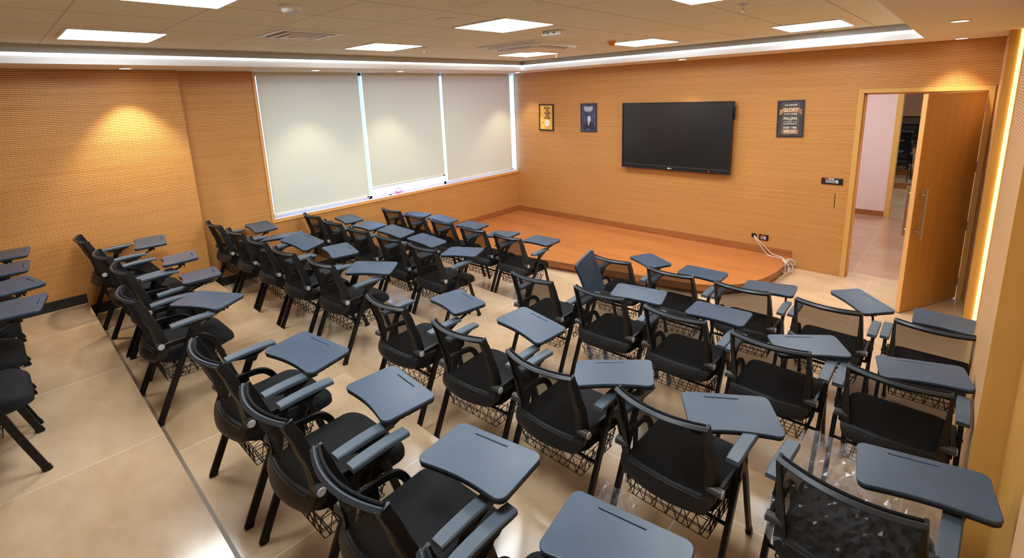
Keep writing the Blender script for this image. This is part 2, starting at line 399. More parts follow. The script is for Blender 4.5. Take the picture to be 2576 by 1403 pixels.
wbox('sill_edge', M['white'], (-.034, -.004, wy0, -.008, wz0+.0105, wz0+.013))
wbox('latch', M['white'], (-.06, -.045, wy0+.005, wy0+.02, 2.06, 2.17), (-.06, -.045, wy0+.005, wy0+.02, 1.62, 1.73), (-.06, -.045, wy0+.005, wy0+.02, 1.17, 1.28))
BL = [(-4.862, -3.418, 1.015, 'left, nearest the rear seats'), (-3.355, -1.885, 1.135, 'middle, raised a little above the sill'), (-1.825, -.108, 1.005, 'right, next to the display wall')]
for a, b, z0, which in BL:
    t = empty('roller_blind', (-.05, (a+b)/2, z0)); L = (b-a)/2
    bm = bmesh.new(); nz_, ny_ = 22, 10
    g = [[bm.verts.new((.006*math.sin(i*.35)*(1-abs(j/ny_-.5))*.5, -L+2*L*j/ny_, .03+(HS-.005-z0-.03)*i/nz_)) for j in range(ny_+1)] for i in range(nz_+1)]
    for i in range(nz_):
        for j in range(ny_): bm.faces.new((g[i][j], g[i][j+1], g[i+1][j+1], g[i+1][j]))
    obj('fabric', mesh_of(bm, 'fabric', M['blind'], True), t)
    br = obj('bottom_bar', bxm('bottom_bar', M['bar'], (-.012, .012, -L-.005, L+.005, 0, .036), bevel=.005), t)
    obj('end_cap', bxm('end_cap', M['black'], (.008, .016, L-.045, L-.008, .010, .027)), br)
    obj('roller_tube', bxm('roller_tube', M['blind'], (-.03, -.004, -L, L, HS-z0-.05, HS-z0-.002)), t)
    tag(t, 'cream roller blind over the window, ' + which, 'blind', 'cream roller blinds over the window')
bm = bmesh.new()
for k in range(3):
    pts = [(.02*math.sin(a*2+k), (.075-.008*k)*math.cos(a), .045+.035*math.sin(a)+.006*k) for a in [2*PI*q/20 for q in range(20)]]
    sweep(bm, [(x-.055, y, z) for x, y, z in pts], .0035, seg=5, closed=True)
o = obj('wire_coil', mesh_of(bm, 'wire_coil', M['coilpink'], True)); o.location = (0, -2.87, wz0+.005)
tag(o, 'small coil of pink wire lying on the window sill below the middle blind', 'wire')
o = obj('cable_clip', bxm('cable_clip', M['black'], (-.062, -.036, -3.06, -3.02, wz0+.0135, wz0+.026), bevel=.003))
tag(o, 'tiny dark clip on the window sill left of the wire coil', 'clip')

# ------------------------------------------------------------------ stage
edge = [(.019, -2.50), (1.3, -2.31), (2.1, -2.17), (3.0, -2.0), (3.75, -1.85), (4.3, -1.745)]
arc = [(4.62, -1.62), (4.86, -1.40), (5.01, -1.12), (5.09, -.80), (5.115, -.45), (5.11, -.005)]
ed = [tuple(v[:2]) for v in smooth_path([(x, y, 0) for x, y in edge+arc], 5)]
stage = empty('stage', (2.4, -1.1, 0))
def st(name, m, poly, z0, z1):
    bm = bmesh.new(); prism(bm, [(x-2.4, y+1.1) for x, y in poly], z0, z1)
    return obj(name, mesh_of(bm, name, m), stage)
poly = [(.019, -.019)]+ed
st('platform_top', M['stage'], poly, .128, .140)
inn = lambda d: [(.019, -.019)]+[(max(.019, x-(d if x > 4.6 else 0)*min(1, (x-4.2)/.8) if x > 4.2 else x), y+(d if x < 4.9 else d*max(0, (5.2-x)/.4))*(1 if y < -.3 else 0)) for x, y in ed]
st('fascia', M['skirt'], inn(.006), .048, .128)
st('toe_kick', M['skirt'], inn(.05), 0, .048)
bm = bmesh.new(); sweep(bm, [(x-2.4, y+1.1, .134) for x, y in ed], .006, .014)
obj('nosing', mesh_of(bm, 'nosing', mat('stage_nosing', (.30, .16, .06), .4)), stage)
tag(stage, 'low orange-brown wooden stage with a rounded right corner along the display wall', 'stage')
sk = bxm('baseboard_front', M['skirt'], (0, 1.95, -.018, 0, .140, .240), (1.953, 3.25, -.018, 0, .140, .238), (3.253, 5.11, -.018, 0, .140, .240), (0, .018, -2.5, -.018, .140, .240))
struct(obj('baseboard_front', sk))

# ------------------------------------------------------------------ door 1 (open) and what lies behind it
d1 = struct(empty('door_1', (XD1, 0, 0)))
def part(par, loc, name, m, *b, bevel=0):
    me = bxm(name, m, *b, bevel=bevel); me.transform(Matrix.Translation((-loc[0], -loc[1], -loc[2]))); return obj(name, me, par)
dl = (XD1, 0, 0)
part(d1, dl, 'jamb', M['jamb'], (XD1, XD1+.055, -.014, .285, 0, HD), (XD2-.05, XD2, -.014, .285, 0, HD), (XD1+.055, XD2-.05, -.014, .285, HD-.05, HD))
part(d1, dl, 'stop', M['edge'], (XD1+.055, XD1+.075, .06, .11, 0, HD-.05), (XD1+.055, XD2-.05, .06, .11, HD-.07, HD-.05))
hx, hy = XD2-.055, -.006; ang = math.atan2(-.85-hy, 6.395-hx); LW = .965; DH = 2.365
leaf = obj('leaf', bxm('leaf', M['wood'], (0, LW-.003, -.0225, .0225, .012, DH)), d1)
leaf.matrix_local = Matrix.Translation((hx-XD1, hy, 0)) @ Matrix.Rotation(ang, 4, 'Z') @ Matrix.Translation((0, -.0225, 0))
obj('edge_band', bxm('edge_band', M['edge'], (LW-.003, LW, -.0226, .0226, .012, DH)), leaf)
for s in (-1, 1):
    bm = bmesh.new(); yh = s*.085; xh = LW-.07
    cyl(bm, (xh, yh, .86), (xh, yh, 1.40), .0155, 16)
    for z in (.93, 1.33): cyl(bm, (xh, s*.0225, z), (xh, yh, z), .010, 10); cyl(bm, (xh, s*.0225, z), (xh, s*.028, z), .016, 12)
    obj('pull_handle', mesh_of(bm, 'pull_handle', M['steel'], True), leaf)
for z in (.22, .88, 1.55, 2.2):
    bm = bmesh.new(); cyl(bm, (hx-XD1-.004, hy-.012, z-.055), (hx-XD1-.004, hy-.012, z+.055), .007, 8); box(bm, hx-XD1-.002, hx-XD1+.008, hy-.012, hy-.002, z-.055, z+.055)
    obj('hinge', mesh_of(bm, 'hinge', M['steel']), d1)
# corridor
struct(obj('floor', bxm('floor', M['floor_far'], (3.6, 10, .27, 3.92, -.1, 0))))
struct(obj('floor', bxm('floor', M['floor'], (3.6, 10, 3.92, 12.5, -.1, -.0005))))
CX = 5.74
struct(obj('wall_corridor', bxm('wall_corridor', M['pink'], (3.6, CX, 3.92, 4.1, -.1, HS+.2), (CX, 7.1, 3.92, 4.1, 2.42, HS+.2), (7.1, 10, 3.92, 4.1, -.1, HS+.2))))
struct(obj('wall_corridor_end', bxm('wall_corridor_end', M['pink'], (3.5, 3.6, .2, 12.5, -.1, HS+.2), (10, 10.1, .2, 12.5, -.1, HS+.2))))
struct(obj('wall_corridor_near', bxm('wall_corridor_near', M['pink'], (3.6, XD1-.01, .27, .285, 0, HS+.2), (XD2+.01, 10, .27, .285, 0, HS+.2), (XD1-.01, XD2+.01, .27, .285, HD+.005, HS+.2))))
struct(obj('ceiling', bxm('ceiling', M['soffit'], (3.5, 10.1, .27, 12.6, HS+.2, HS+.26))))
struct(obj('baseboard_corridor', bxm('baseboard_corridor', M['skirt'], (3.6, CX-.001, 3.905, 3.92, 0, .10))))
struct(obj('door_2', bxm('door_2', M['wood_post'], (CX, CX+.085, 3.895, 4.12, 0, 2.42), (CX, 7.1, 3.895, 4.12, 2.33, 2.42), (7.02, 7.1, 3.895, 4.12, 0, 2.42))))
struct(obj('wall_far', bxm('wall_far', M['tan'], (3.6, 10, 12.4, 12.5, -.1, HS+.2))))
struct(obj('floor', bxm('floor', M['tier'][0], (3.6, 10, 7.15, 12.4, 0, .14), (3.6, 10, 8.35, 12.4, .14, .28), (3.6, 10, 9.55, 12.4, .28, .42), (3.6, 10, 10.75, 12.4, .42, .56))))
struct(obj('trim_7', bxm('trim_7', M['skirt'], (3.6, 10, 7.135, 7.15, 0, .138), (3.6, 10, 8.335, 8.35, .14, .278))))

# ================================================================== CEILING FITTINGS
def panel_light(x, y, wx, wy, label):
    t = empty('ceiling_light', (x+wx/2, y+wy/2, HC))
    a, b = wx/2, wy/2
    obj('frame', bxm('frame', M['white'], (-a, a, -b, -b+.012, -.012, 0), (-a, a, b-.012, b, -.012, 0), (-a, -a+.012, -b+.012, b-.012, -.012, 0), (a-.012, a, -b+.012, b-.012, -.012, 0)), t)
    obj('diffuser', bxm('diffuser', M['panel'], (-a+.012, a-.012, -b+.012, b-.012, -.010, -.002)), t)
    tag(t, label, 'light', 'square ceiling panel lights')
for x, y, wx, wy, lb in [
    (3.51, -4.58, .60, .60, 'glowing square ceiling panel beside the round speaker disc, largest and central'),
    (1.63, -4.53, .64, .60, 'glowing ceiling panel right of the square air vent, above the window'),
    (1.67, -2.18, .62, .64, 'small glowing ceiling panel just beyond the cassette air conditioner, nearest the corner'),
    (3.41, -2.08, .61, .69, 'glowing ceiling panel behind the orange smoke sensor'),
    (5.17, -1.90, .59, .71, 'glowing ceiling panel nearest the door corner'),
    (1.44, -6.84, .66, .60, 'glowing ceiling panel nearest the left wall above the back row'),
    (3.41, -6.88, .60, .60, 'glowing ceiling panel cut by the top edge, upper left'),
    (5.22, -4.51, .60, .60, 'glowing ceiling panel at the top edge, only its tip in view'),
    (5.17, -6.88, .60, .60, 'glowing ceiling panel above the photographer')]:
    panel_light(x, y, wx, wy, lb)
def downlight(x, y, label, spot=True, e=1.0, aim=(0, 0)):
    t = empty('downlight', (x, y, HS)); bm = bmesh.new(); lathe(bm, [(.062, 0), (.062, -.006), (.05, -.008), (.045, -.003)], seg=24)
    obj('trim_ring', mesh_of(bm, 'trim_ring', M['whiteplastic'], True), t)
    bm = bmesh.new(); lathe(bm, [(.047, -.0035), (.047, -.0065), (.03, -.0075)], seg=24); obj('lens', mesh_of(bm, 'lens', M['down']), t)
    tag(t, label, 'downlight', 'recessed downlights in the ceiling border')
    if spot:
        L = bpy.data.lights.new('downlight_beam', 'SPOT'); L.energy = SPOT_W*e; L.spot_size = math.radians(82); L.spot_blend = .55; L.color = (1, .87, .68); L.shadow_soft_size = .04
        lo = obj('beam', None); bpy.data.objects.remove(lo)
        lo = bpy.data.objects.new('beam', L); COL.objects.link(lo); lo.parent = t; lo.location = (0, 0, -.02)
        lo.rotation_euler = (aim[1], aim[0], 0)
DL = [(.44, -6.27, 'round downlight above the left bump-out wall panel', 1.7), (.45, -4.30, 'round downlight above the left window blind', .6), (.45, -3.0, 'round downlight above the middle window blind', .6),
      (.47, -.42, 'round downlight in the corner where the window wall meets the display wall', .8), (3.62, -.42, 'round downlight above the wall display', 1.0),
      (6.58, -2.42, 'round downlight near the right wall, nearer of two', 1.0), (6.56, -.25, 'round downlight above the open door, farther of two', .8)]
for x, y, lb, e in DL: downlight(x, y, lb, True, e)
# air conditioner cassette
t = empty('air_conditioner', (2.80, -2.74, HC)); bm = bmesh.new()
prism(bm, rrect(.95, .95, .02), -.012, 0); prism(bm, rrect(.80, .80, .09), -.045, -.012)
obj('housing', mesh_of(bm, 'housing', M['whiteplastic'], True), t)
obj('grille', bxm('grille', M['soffit'], (-.25, .25, -.25, .25, -.056, -.045), bevel=.004), t)
for k in range(4):
    me = bxm('louver_slot', M['black'], (-.24, .24, .30, .345, -.0475, -.04)); me.transform(Matrix.Rotation(k*PI/2, 4, 'Z')); obj('louver_slot', me, t)
    me = bxm('louver', M['whiteplastic'], (-.235, .235, .302, .330, -.052, -.0478)); me.transform(Matrix.Rotation(k*PI/2, 4, 'Z')); obj('louver', me, t)
tag(t, 'beige four-way ceiling cassette air conditioner in the middle of the tiled ceiling', 'air conditioner')
# vent
t = empty('air_vent', (2.45, -5.37, HC))
fr = []
for s, z in ((.27, -.008), (.195, -.016), (.125, -.020)):
    wdt = .045 if s > .25 else .03
    fr += [(-s, s, -s, -s+wdt, z, 0), (-s, s, s-wdt, s, z, 0), (-s, -s+wdt, -s+wdt, s-wdt, z, 0), (s-wdt, s, -s+wdt, s-wdt, z, 0)]
obj('frame', bxm('frame', M['whiteplastic'], *fr), t)
obj('throat', bxm('throat', M['black'], (-.22, .22, -.22, .22, -.003, 0)), t)
obj('core_plate', bxm('core_plate', M['soffit'], (-.07, .07, -.07, .07, -.022, -.003)), t)
tag(t, 'square louvred air vent in the ceiling left of centre', 'vent')
def ceiling_thing(name, prof, loc, m, label, cat, group=None):
    bm = bmesh.new(); lathe(bm, prof); o = obj(name, mesh_of(bm, name, m, True)); o.location = loc; return tag(o, label, cat, group)
t = empty('smoke_detector', (3.68, -5.98, HC)); bm = bmesh.new(); lathe(bm, [(.062, 0), (.062, -.012), (.052, -.02), (.050, -.036)]); obj('base', mesh_of(bm, 'base', M['whiteplastic'], True), t)
bm = bmesh.new(); lathe(bm, [(.045, -.036), (.040, -.044)]); obj('sensor_face', mesh_of(bm, 'sensor_face', M['ltgrey'], True), t)
tag(t, 'white round smoke detector on the ceiling near the top left', 'smoke detector')
t = empty('ceiling_speaker', (3.78, -4.85, HC)); bm = bmesh.new(); lathe(bm, [(.10, 0), (.10, -.006), (.085, -.012)]); obj('rim', mesh_of(bm, 'rim', M['whiteplastic'], True), t)
bm = bmesh.new(); lathe(bm, [(.082, -.0125), (.05, -.014)]); obj('grille', mesh_of(bm, 'grille', M['soffit'], True), t)
tag(t, 'flat white round ceiling speaker left of the central light panel', 'speaker')
t = empty('access_point', (3.80, -3.60, HC), math.radians(8)); obj('housing', bxm('housing', M['whiteplastic'], (-.10, .10, -.055, .055, -.045, 0), bevel=.008), t)
for x in (-.045, .02): obj('port', bxm('port', M['black'], (x, x+.018, -.0565, -.054, -.030, -.018)), t)
obj('status_light', bxm('status_light', mat('green_plug', (.05, .45, .30), .4), (-.085, -.07, -.0565, -.054, -.032, -.012)), t)
tag(t, 'small white wireless access point box on the ceiling near the air conditioner', 'access point')
t = empty('smoke_sensor', (3.62, -2.30, HC)); bm = bmesh.new(); lathe(bm, [(.055, 0), (.055, -.012)]); obj('base', mesh_of(bm, 'base', M['whiteplastic'], True), t)
bm = bmesh.new(); lathe(bm, [(.052, -.012), (.048, -.03), (.034, -.05), (.03, -.06), (.02, -.062)]); obj('dome', mesh_of(bm, 'dome', M['orange'], True), t)
tag(t, 'orange conical smoke sensor on the ceiling overlapping a light panel', 'sensor')
for x, y, lb in ((2.04, -3.75, 'fire sprinkler head between the two panels above the window'), (2.16, -1.44, 'fire sprinkler head beside the panel nearest the corner'),
                 (5.45, -3.56, 'fire sprinkler head at the top of the picture, right of centre'), (5.40, -.85, 'fire sprinkler head beside the panel nearest the door'), (1.83, -7.18, 'fire sprinkler head at the left edge of the picture')):
    t = empty('sprinkler', (x, y, HC)); bm = bmesh.new(); lathe(bm, [(.036, 0), (.036, -.004), (.014, -.007)], seg=18); obj('escutcheon', mesh_of(bm, 'escutcheon', M['ltgrey'], True), t)
    bm = bmesh.new(); cyl(bm, (0, 0, -.005), (0, 0, -.025), .009, 10)
    for s in (-1, 1): sweep(bm, [(s*.008, 0, -.022), (s*.013, 0, -.034), (s*.003, 0, -.052)], .002, seg=5)
    obj('body', mesh_of(bm, 'body', M['steel'], True), t)
    bm = bmesh.new(); cyl(bm, (0, 0, -.025), (0, 0, -.047), .0025, 8); obj('bulb', mesh_of(bm, 'bulb', M['red']), t)
    bm = bmesh.new(); lathe(bm, [(.015, -.052), (.015, -.054)], seg=14); obj('deflector', mesh_of(bm, 'deflector', M['steel']), t)
    tag(t, lb, 'sprinkler', 'ceiling sprinkler heads')
# LED strip in the recess by the door end
t = empty('led_strip', (6.985, YA0-.012, 0)); obj('glow_tube', bxm('glow_tube', M['led'], (-.022, .006, -.008, .010, .005, HS-.004)), t)
tag(t, 'tall warm yellow light strip in the wall recess on the right', 'light strip')

# ================================================================== DISPLAY WALL THINGS
tx1, tx2, tz1, tz2 = 2.488, 4.251, 1.2525, 2.309
t = empty('wall_display', ((tx1+tx2)/2, -.10, tz1)); hw = (tx2-tx1)/2; hh = tz2-tz1
obj('body', bxm('body', M['tvbody'], (-hw, hw, .0, .072, 0, hh), bevel=.006), t)
obj('mount', bxm('mount', M['blackmetal'], (-.4, .4, .0725, .098, .3, .8)), t)
obj('bezel', bxm('bezel', M['tvbody'], (-hw, -hw+.022, -.010, .0, 0, hh), (hw-.022, hw, -.010, 0, 0, hh), (-hw+.022, hw-.022, -.010, 0, hh-.022, hh), (-hw+.022, hw-.022, -.010, 0, 0, .062)), t)
obj('screen', bxm('screen', M['screen'], (-hw+.022, hw-.022, -.003, .0005, .062, hh-.022)), t)
obj('bezel_edge', bxm('bezel_edge', mat('bezel_highlight', (.12, .12, .13), .3), (-hw+.022, hw-.022, -.0108, -.0095, .060, .064)), t)  # thin lighter grey line along the top of the lower bezel
obj('side_module', bxm('side_module', M['black'], (hw, hw+.022, .02, .06, hh-.26, hh-.07), bevel=.003), t)
RX = Matrix.Rotation(PI/2, 4, 'X')
MW = mat('logo_white', (.85, .85, .85), .4)
bm = bmesh.new(); cyl(bm, (-.052, -.0102, .031), (-.052, -.0112, .031), .0125, 18); obj('logo_mark', mesh_of(bm, 'logo_mark', MW), t)
obj('logo_text', text_mesh('logo_text', 'LG', .026, MW, .0006), t, Matrix.Translation((-.018, -.0112, .031)) @ RX)
bm = bmesh.new(); cyl(bm, (hw-.30, -.0102, .030), (hw-.30, -.0114, .030), .011, 16); obj('power_button', mesh_of(bm, 'power_button', M['red']), t)
for x in (-.24, -.12, .07, .19, hw-.2, hw-.16): obj('button', bxm('button', M['greyswitch'], (x, x+.008, -.0112, -.0098, .026, .032)), t)
tag(t, 'large black flat interactive display mounted on the front wall above the stage', 'display')

def frame_pic(name, x0, x1, z0, z1, rot, fw_, picm, label, mframe=M['frame']):
    t = empty(name, ((x0+x1)/2, -.016, (z0+z1)/2)); t.rotation_euler = (0, rot, 0); a, b = (x1-x0)/2, (z1-z0)/2
    obj('frame', bxm('frame', mframe, (-a, a, -.006, .012, -b, -b+fw_), (-a, a, -.006, .012, b-fw_, b), (-a, -a+fw_, -.006, .012, -b+fw_, b-fw_), (a-fw_, a, -.006, .012, -b+fw_, b-fw_)), t)
    obj('print', bxm('print', picm, (-a+fw_, a-fw_, 0, .010, -b+fw_, b-fw_)), t)
    tag(t, label, 'poster', 'framed posters on the display wall'); return t, a, b
def ptext(t, name, txt, x, z, size, m, bold=0, sx=1, d=-.0012, align='CENTER', width=None):
    return obj(name, text_mesh(name, txt, size, m, bold, sx, align, width), t, Matrix.Translation((x, d, z)) @ RX)
def prect(t, name, m, x0, x1, z0, z1, d=.001): return obj(name, bxm(name, m, (x0, x1, -d, 0, z0, z1)), t)
# poster 1: yellow
pm = mat('poster_yellow', (.72, .42, .07), .3); N = NT(pm); tc = N.n('ShaderNodeTexCoord'); nz = N.noise(tc.outputs['Object'], 5, (1, 1, 1), 4)
N.l(N.ramp(nz, [(.3, (.55, .24, .05)), (.55, (.78, .46, .08)), (.75, (.92, .66, .14))]), N.b.inputs['Base Color'])
t, a, b = frame_pic('poster', .622, .968, 1.815, 2.313, .02, .022, pm, 'yellow poster with stacked black words and an archery target, in a black frame')
INK = mat('poster_ink', (.012, .008, .004), .5); PALE = mat('poster_pale_ink', (.92, .72, .35), .5)
for k, (f, rest, xo, wd) in enumerate((('F', 'OLLOW', -.056, .149), ('O', 'NE', .002, .046), ('C', 'OURSE', -.048, .146), ('U', 'NTIL', -.020, .088), ('S', 'UCCESS', -.059, .157))):
    z = .173-.0462*k
    ptext(t, 'letters', rest, xo, z, .055, INK, .0018, align='LEFT', width=wd)
    ptext(t, 'initial', f, xo-.034, z, .055, PALE, .001, align='LEFT', width=.027)
bm = bmesh.new()
cyl(bm, (.025, -.0005, -.105), (.025, -.002, -.105), .056, 28); o = obj('target', mesh_of(bm, 'target', mat('target_white', (.85, .85, .82), .4)), t)
bm = bmesh.new(); cyl(bm, (.025, -.002, -.105), (.025, -.003, -.105), .010, 16); sweep(bm, [(.025+.03*math.cos(q), -.0022, -.105+.03*math.sin(q)) for q in [2*PI*i/24 for i in range(24)]], .0008, seg=4, closed=True); obj('bullseye', mesh_of(bm, 'bullseye', INK), t)
obj('arrow', bxm('arrow', INK, (-.07, -.012, -.002, -.0005, -.099, -.095), (-.085, -.07, -.002, -.0005, -.107, -.088)), t)
bm = bmesh.new(); sweep(bm, [(.0, -.001, -.15), (-.01, -.001, -.205)], .002, seg=4); sweep(bm, [(.045, -.001, -.15), (.055, -.001, -.205)], .002, seg=4); obj('stand', mesh_of(bm, 'stand', PALE), t)
# poster 2: blue portrait
pm = mat('poster_navy', (.04, .05, .085), .25); N = NT(pm); tc = N.n('ShaderNodeTexCoord'); nz = N.noise(tc.outputs['Object'], 14, (1, 1, .5), 5)
N.l(N.ramp(nz, [(.35, (.028, .034, .065)), (.7, (.075, .10, .16))]), N.b.inputs['Base Color'])
t, a, b = frame_pic('poster', 1.591, 1.925, 1.812, 2.314, 0, .016, pm, 'dark blue poster with small white text above a portrait of a man in glasses', mat('navy_frame', (.02, .02, .04), .3))
PW = mat('poster_white_ink', (.72, .72, .82), .4)
random.seed(3)
for k, (wd, z) in enumerate(((.185, .185), (.180, .163), (.165, .143), (.165, .126), (.13, .112))):   # illegible print: broken strokes
    x = -wd/2-.005; hgt = (.014, .014, .012, .010, .007)[k]
    bxs = []
    while x < wd/2-.005:
        l = random.uniform(.006, .011); bxs.append((x, min(x+l, wd/2), -.001, 0, z-hgt/2, z+hgt/2)); x += l+.0025
    obj('text_line', bxm('text_line', PW, *bxs), t)
SK = mat('portrait_face', (.62, .62, .78), .5); SU = mat('portrait_suit', (.018, .02, .035), .5)
def blob(name, m, pts, d): 
    bm = bmesh.new(); A = [bm.verts.new((x, -d, z)) for x, z in pts]; B = [bm.verts.new((x, -d+.0008, z)) for x, z in pts]
    bm.faces.new(A); bm.faces.new(B)
    for i in range(len(pts)): bm.faces.new((A[i], A[(i+1) % len(pts)], B[(i+1) % len(pts)], B[i]))
    return obj(name, mesh_of(bm, name, m), t)
blob('suit', SU, [(-.12, -.21), (-.10, -.12), (-.045, -.07), (.0, -.065), (.055, -.07), (.11, -.12), (.125, -.21)], .0008)
blob('shirt', PW, [(-.02, -.078), (.022, -.078), (.020, -.10), (.005, -.15), (-.005, -.12)], .0016)
blob('tie', SU, [(.008, -.095), (.020, -.10), (.018, -.15), (.008, -.165)], .002)
blob('face', SK, [(.014+.036*math.cos(q), -.022+.054*math.sin(q)) for q in [2*PI*i/20 for i in range(20)]], .0018)
blob('hair', SU, [(-.026, -.03), (-.034, .02), (-.015, .048), (.02, .052), (.05, .04), (.058, .0), (.054, -.03), (.048, .008), (.034, .03), (.0, .032), (-.018, .012)], .0024)
bm = bmesh.new()
for cx in (-.002, .032): sweep(bm, [(cx+.012*math.cos(q), -.0026, -.018+.009*math.sin(q)) for q in [2*PI*i/14 for i in range(14)]], .0013, seg=4, closed=True)
obj('spectacles', mesh_of(bm, 'spectacles', SU), t)
blob('mouth', SU, [(.004, -.052), (.026, -.052), (.024, -.056), (.006, -.056)], .0026)
bm = bmesh.new(); sweep(bm, smooth_path([(-.04, -.001, -.2), (-.025, -.001, -.192), (-.015, -.001, -.203), (.0, -.001, -.193), (.02, -.001, -.2)], 4), .0012, seg=4); obj('signature', mesh_of(bm, 'signature', PW), t)
# poster 3: quotation
pm = mat('poster_charcoal', (.045, .043, .046), .22); N = NT(pm); tc = N.n('ShaderNodeTexCoord'); nz = N.noise(tc.outputs['Object'], 6, (1, 1, .6), 5)
N.l(N.ramp(nz, [(.4, (.035, .033, .036)), (.75, (.085, .08, .085))]), N.b.inputs['Base Color'])
t, a, b = frame_pic('poster', 4.806, 5.126, 1.818, 2.302, -.025, .015, pm, 'black poster reading OUR GREATEST GLORY, beside the door')
CR = mat('poster_cream_ink', (.80, .76, .62), .4); RB = mat('ribbon_brown', (.36, .15, .05), .5); RB2 = mat('ribbon_gold', (.52, .30, .06), .5); GL = mat('poster_thin_line', (.40, .38, .34), .5)
prect(t, 'ribbon', RB, -.105, .105, .083, .148, .0010)
blob('ribbon_tail', RB2, [(-.105, .128), (-.138, .122), (-.124, .092), (-.142, .058), (-.105, .064)], .0005); blob('ribbon_tail', RB, [(.105, .128), (.138, .122), (.124, .092), (.142, .058), (.105, .064)], .0005)
for z, s, txt, bo, sx in ((.180, .034, 'OUR GREATEST', .0006, .155), (.116, .064, 'GLORY', .0012, .178), (.063, .030, 'IS NOT IN NEVER', .0006, .160), (.004, .050, 'FALLING', .0014, .160), (-.035, .024, 'BUT', .0004, .042), (-.066, .030, 'IN GETTING UP', .0004, .158), (-.118, .038, 'EVERY TIME', .0008, .158), (-.168, .052, 'WE DO', .0018, .150)):
    ptext(t, 'lettering', txt, 0, z, s, CR, bo, d=-.0018, width=sx)
prect(t, 'block', RB, -.09, .095, -.198, -.140, .0010)
bx = [(-.098, .098, -.0012, 0, .212, .214), (-.098, -.096, -.0012, 0, .148, .212), (.096, .098, -.0012, 0, .148, .212), (-.098, -.096, -.0012, 0, -.2, .083), (.096, .098, -.0012, 0, -.2, .083), (-.098, .098, -.0012, 0, -.2, -.198), (-.09, .09, -.0012, 0, .038, .040), (-.085, -.028, -.0012, 0, -.040, -.031), (.028, .085, -.0012, 0, -.040, -.031)]
obj('border_line', bxm('border_line', GL, *bx), t)
def crumple(name, parent, mw, lx, ly, amp, seed, n=16, m=None, warp=None):
    random.seed(seed); bm = bmesh.new(); h = {}
    g = []
    for i in range(n+1):
        r = []
        for j in range(n+1):
            x, y = lx*(i/n-.5), ly*(j/n-.5)
            z = amp*(random.random()-.5)+amp*.8*math.sin(i*1.3+seed)*math.cos(j*.9)
            if warp: x, y, z = warp(x, y, z)
            r.append(bm.verts.new((x+random.uniform(-1, 1)*lx/n*.3, y+random.uniform(-1, 1)*ly/n*.3, z)))
        g.append(r)
    for i in range(n):
        for j in range(n): bm.faces.new((g[i][j], g[i+1][j], g[i+1][j+1], g[i][j+1]))
    me = mesh_of(bm, name, m or M['film'])
    return obj(name, me, parent, mw)
crumple('film_wrap', t, Matrix.Translation((0, -.010, 0)) @ RX, .33, .50, .005, 5, 14, m=M['film2'])
# switches and sockets
t = empty('switch_panel', (5.504, 0, 1.262))
obj('plate', bxm('plate', M['black'], (-.12, .12, -.012, 0, -.042, .042), bevel=.003), t)
for k in range(6): obj('rocker', bxm('rocker', M['ltgrey'] if k == 5 else M['greyswitch'], (-.070+.0235*k, -.048+.0235*k, -.016, -.012, -.022, .020), bevel=.0015), t)
obj('red_tag', bxm('red_tag', M['red'], (-.085, -.040, -.0135, -.0118, .027, .037)), t); obj('white_tag', bxm('white_tag', M['bar'], (-.039, .022, -.0135, -.0118, .027, .037)), t)
tag(t, 'black six-rocker switch panel with red and white tags beside the door', 'switch')
o = obj('wall_slit', bxm('wall_slit', M['black'], (-.004, .004, -.003, 0, -.095, .095))); o.location = (5.553, 0, 1.003); tag(o, 'thin vertical black slot cut in the wall below the switch panel', 'slot')
t = empty('cable_outlet', (4.612, 0, .381)); obj('box', bxm('box', M['black'], (-.034, .034, -.006, 0, -.028, -.024), (-.034, .034, -.006, 0, .024, .028), (-.034, -.030, -.006, 0, -.024, .024), (.030, .034, -.006, 0, -.024, .024), (-.030, .030, -.001, 0, -.024, .024)), t)
tag(t, 'small open black cable outlet box low on the wall above the stage', 'outlet')
def socket(loc, rz, label):
    t = empty('power_socket', loc, rz)
    obj('plate', bxm('plate', M['black'], (-.063, .063, -.010, 0, -.043, .043), bevel=.003), t)
    obj('socket_face', bxm('socket_face', M['greyswitch'], (-.040, .006, -.013, -.010, -.026, .018)), t); obj('rocker', bxm('rocker', M['ltgrey'], (.008, .030, -.014, -.010, -.026, .018)), t)
    obj('red_tag', bxm('red_tag', M['red'], (-.036, .022, -.0125, -.0098, .025, .033)), t)
    obj('pin_hole', bxm('pin_hole', M['black'], (-.021, -.013, -.0136, -.0128, .004, .012), (-.032, -.026, -.0136, -.0128, -.016, -.010), (-.008, -.002, -.0136, -.0128, -.016, -.010)), t)
    tag(t, label, 'socket', 'black power sockets')
socket((4.743, 0, .372), 0, 'black power socket with red tag above the right end of the stage')
socket((0, -4.91, .585), -PI/2+PI, 'black power socket with red tag low on the window wall behind the chairs')
# white cables
bm = bmesh.new(); r = .0048
A = [(4.612, -.004, .381), (4.64, -.03, .345), (4.70, -.05, .285), (4.755, -.06, .22), (4.83, -.09, .155), (4.90, -.11, .147), (4.96, -.10, .147), (5.02, -.13, .147), (5.066, -.20, .150), (5.085, -.27, .17)]
B = [(4.618, -.004, .379), (4.66, -.025, .345), (4.72, -.03, .300), (4.79, -.035, .235), (4.87, -.045, .17), (4.935, -.04, .150), (4.985, -.05, .148), (5.035, -.10, .148), (5.062, -.17, .152), (5.08, -.25, .175)]
for P_ in (A, B): sweep(bm, smooth_path(P_, 5), r, seg=6)
K = [(5.085, -.29, .185), (5.115, -.33, .172), (5.125, -.35, .150), (5.105, -.37, .10), (5.115, -.385, .05), (5.145, -.38, .03), (5.17, -.36, .06), (5.165, -.33, .12), (5.13, -.31, .165), (5.16, -.28, .19), (5.21, -.24, .17), (5.21, -.22, .12), (5.16, -.26, .13), (5.11, -.30, .16)]
sweep(bm, smooth_path(K, 5), r, seg=6)
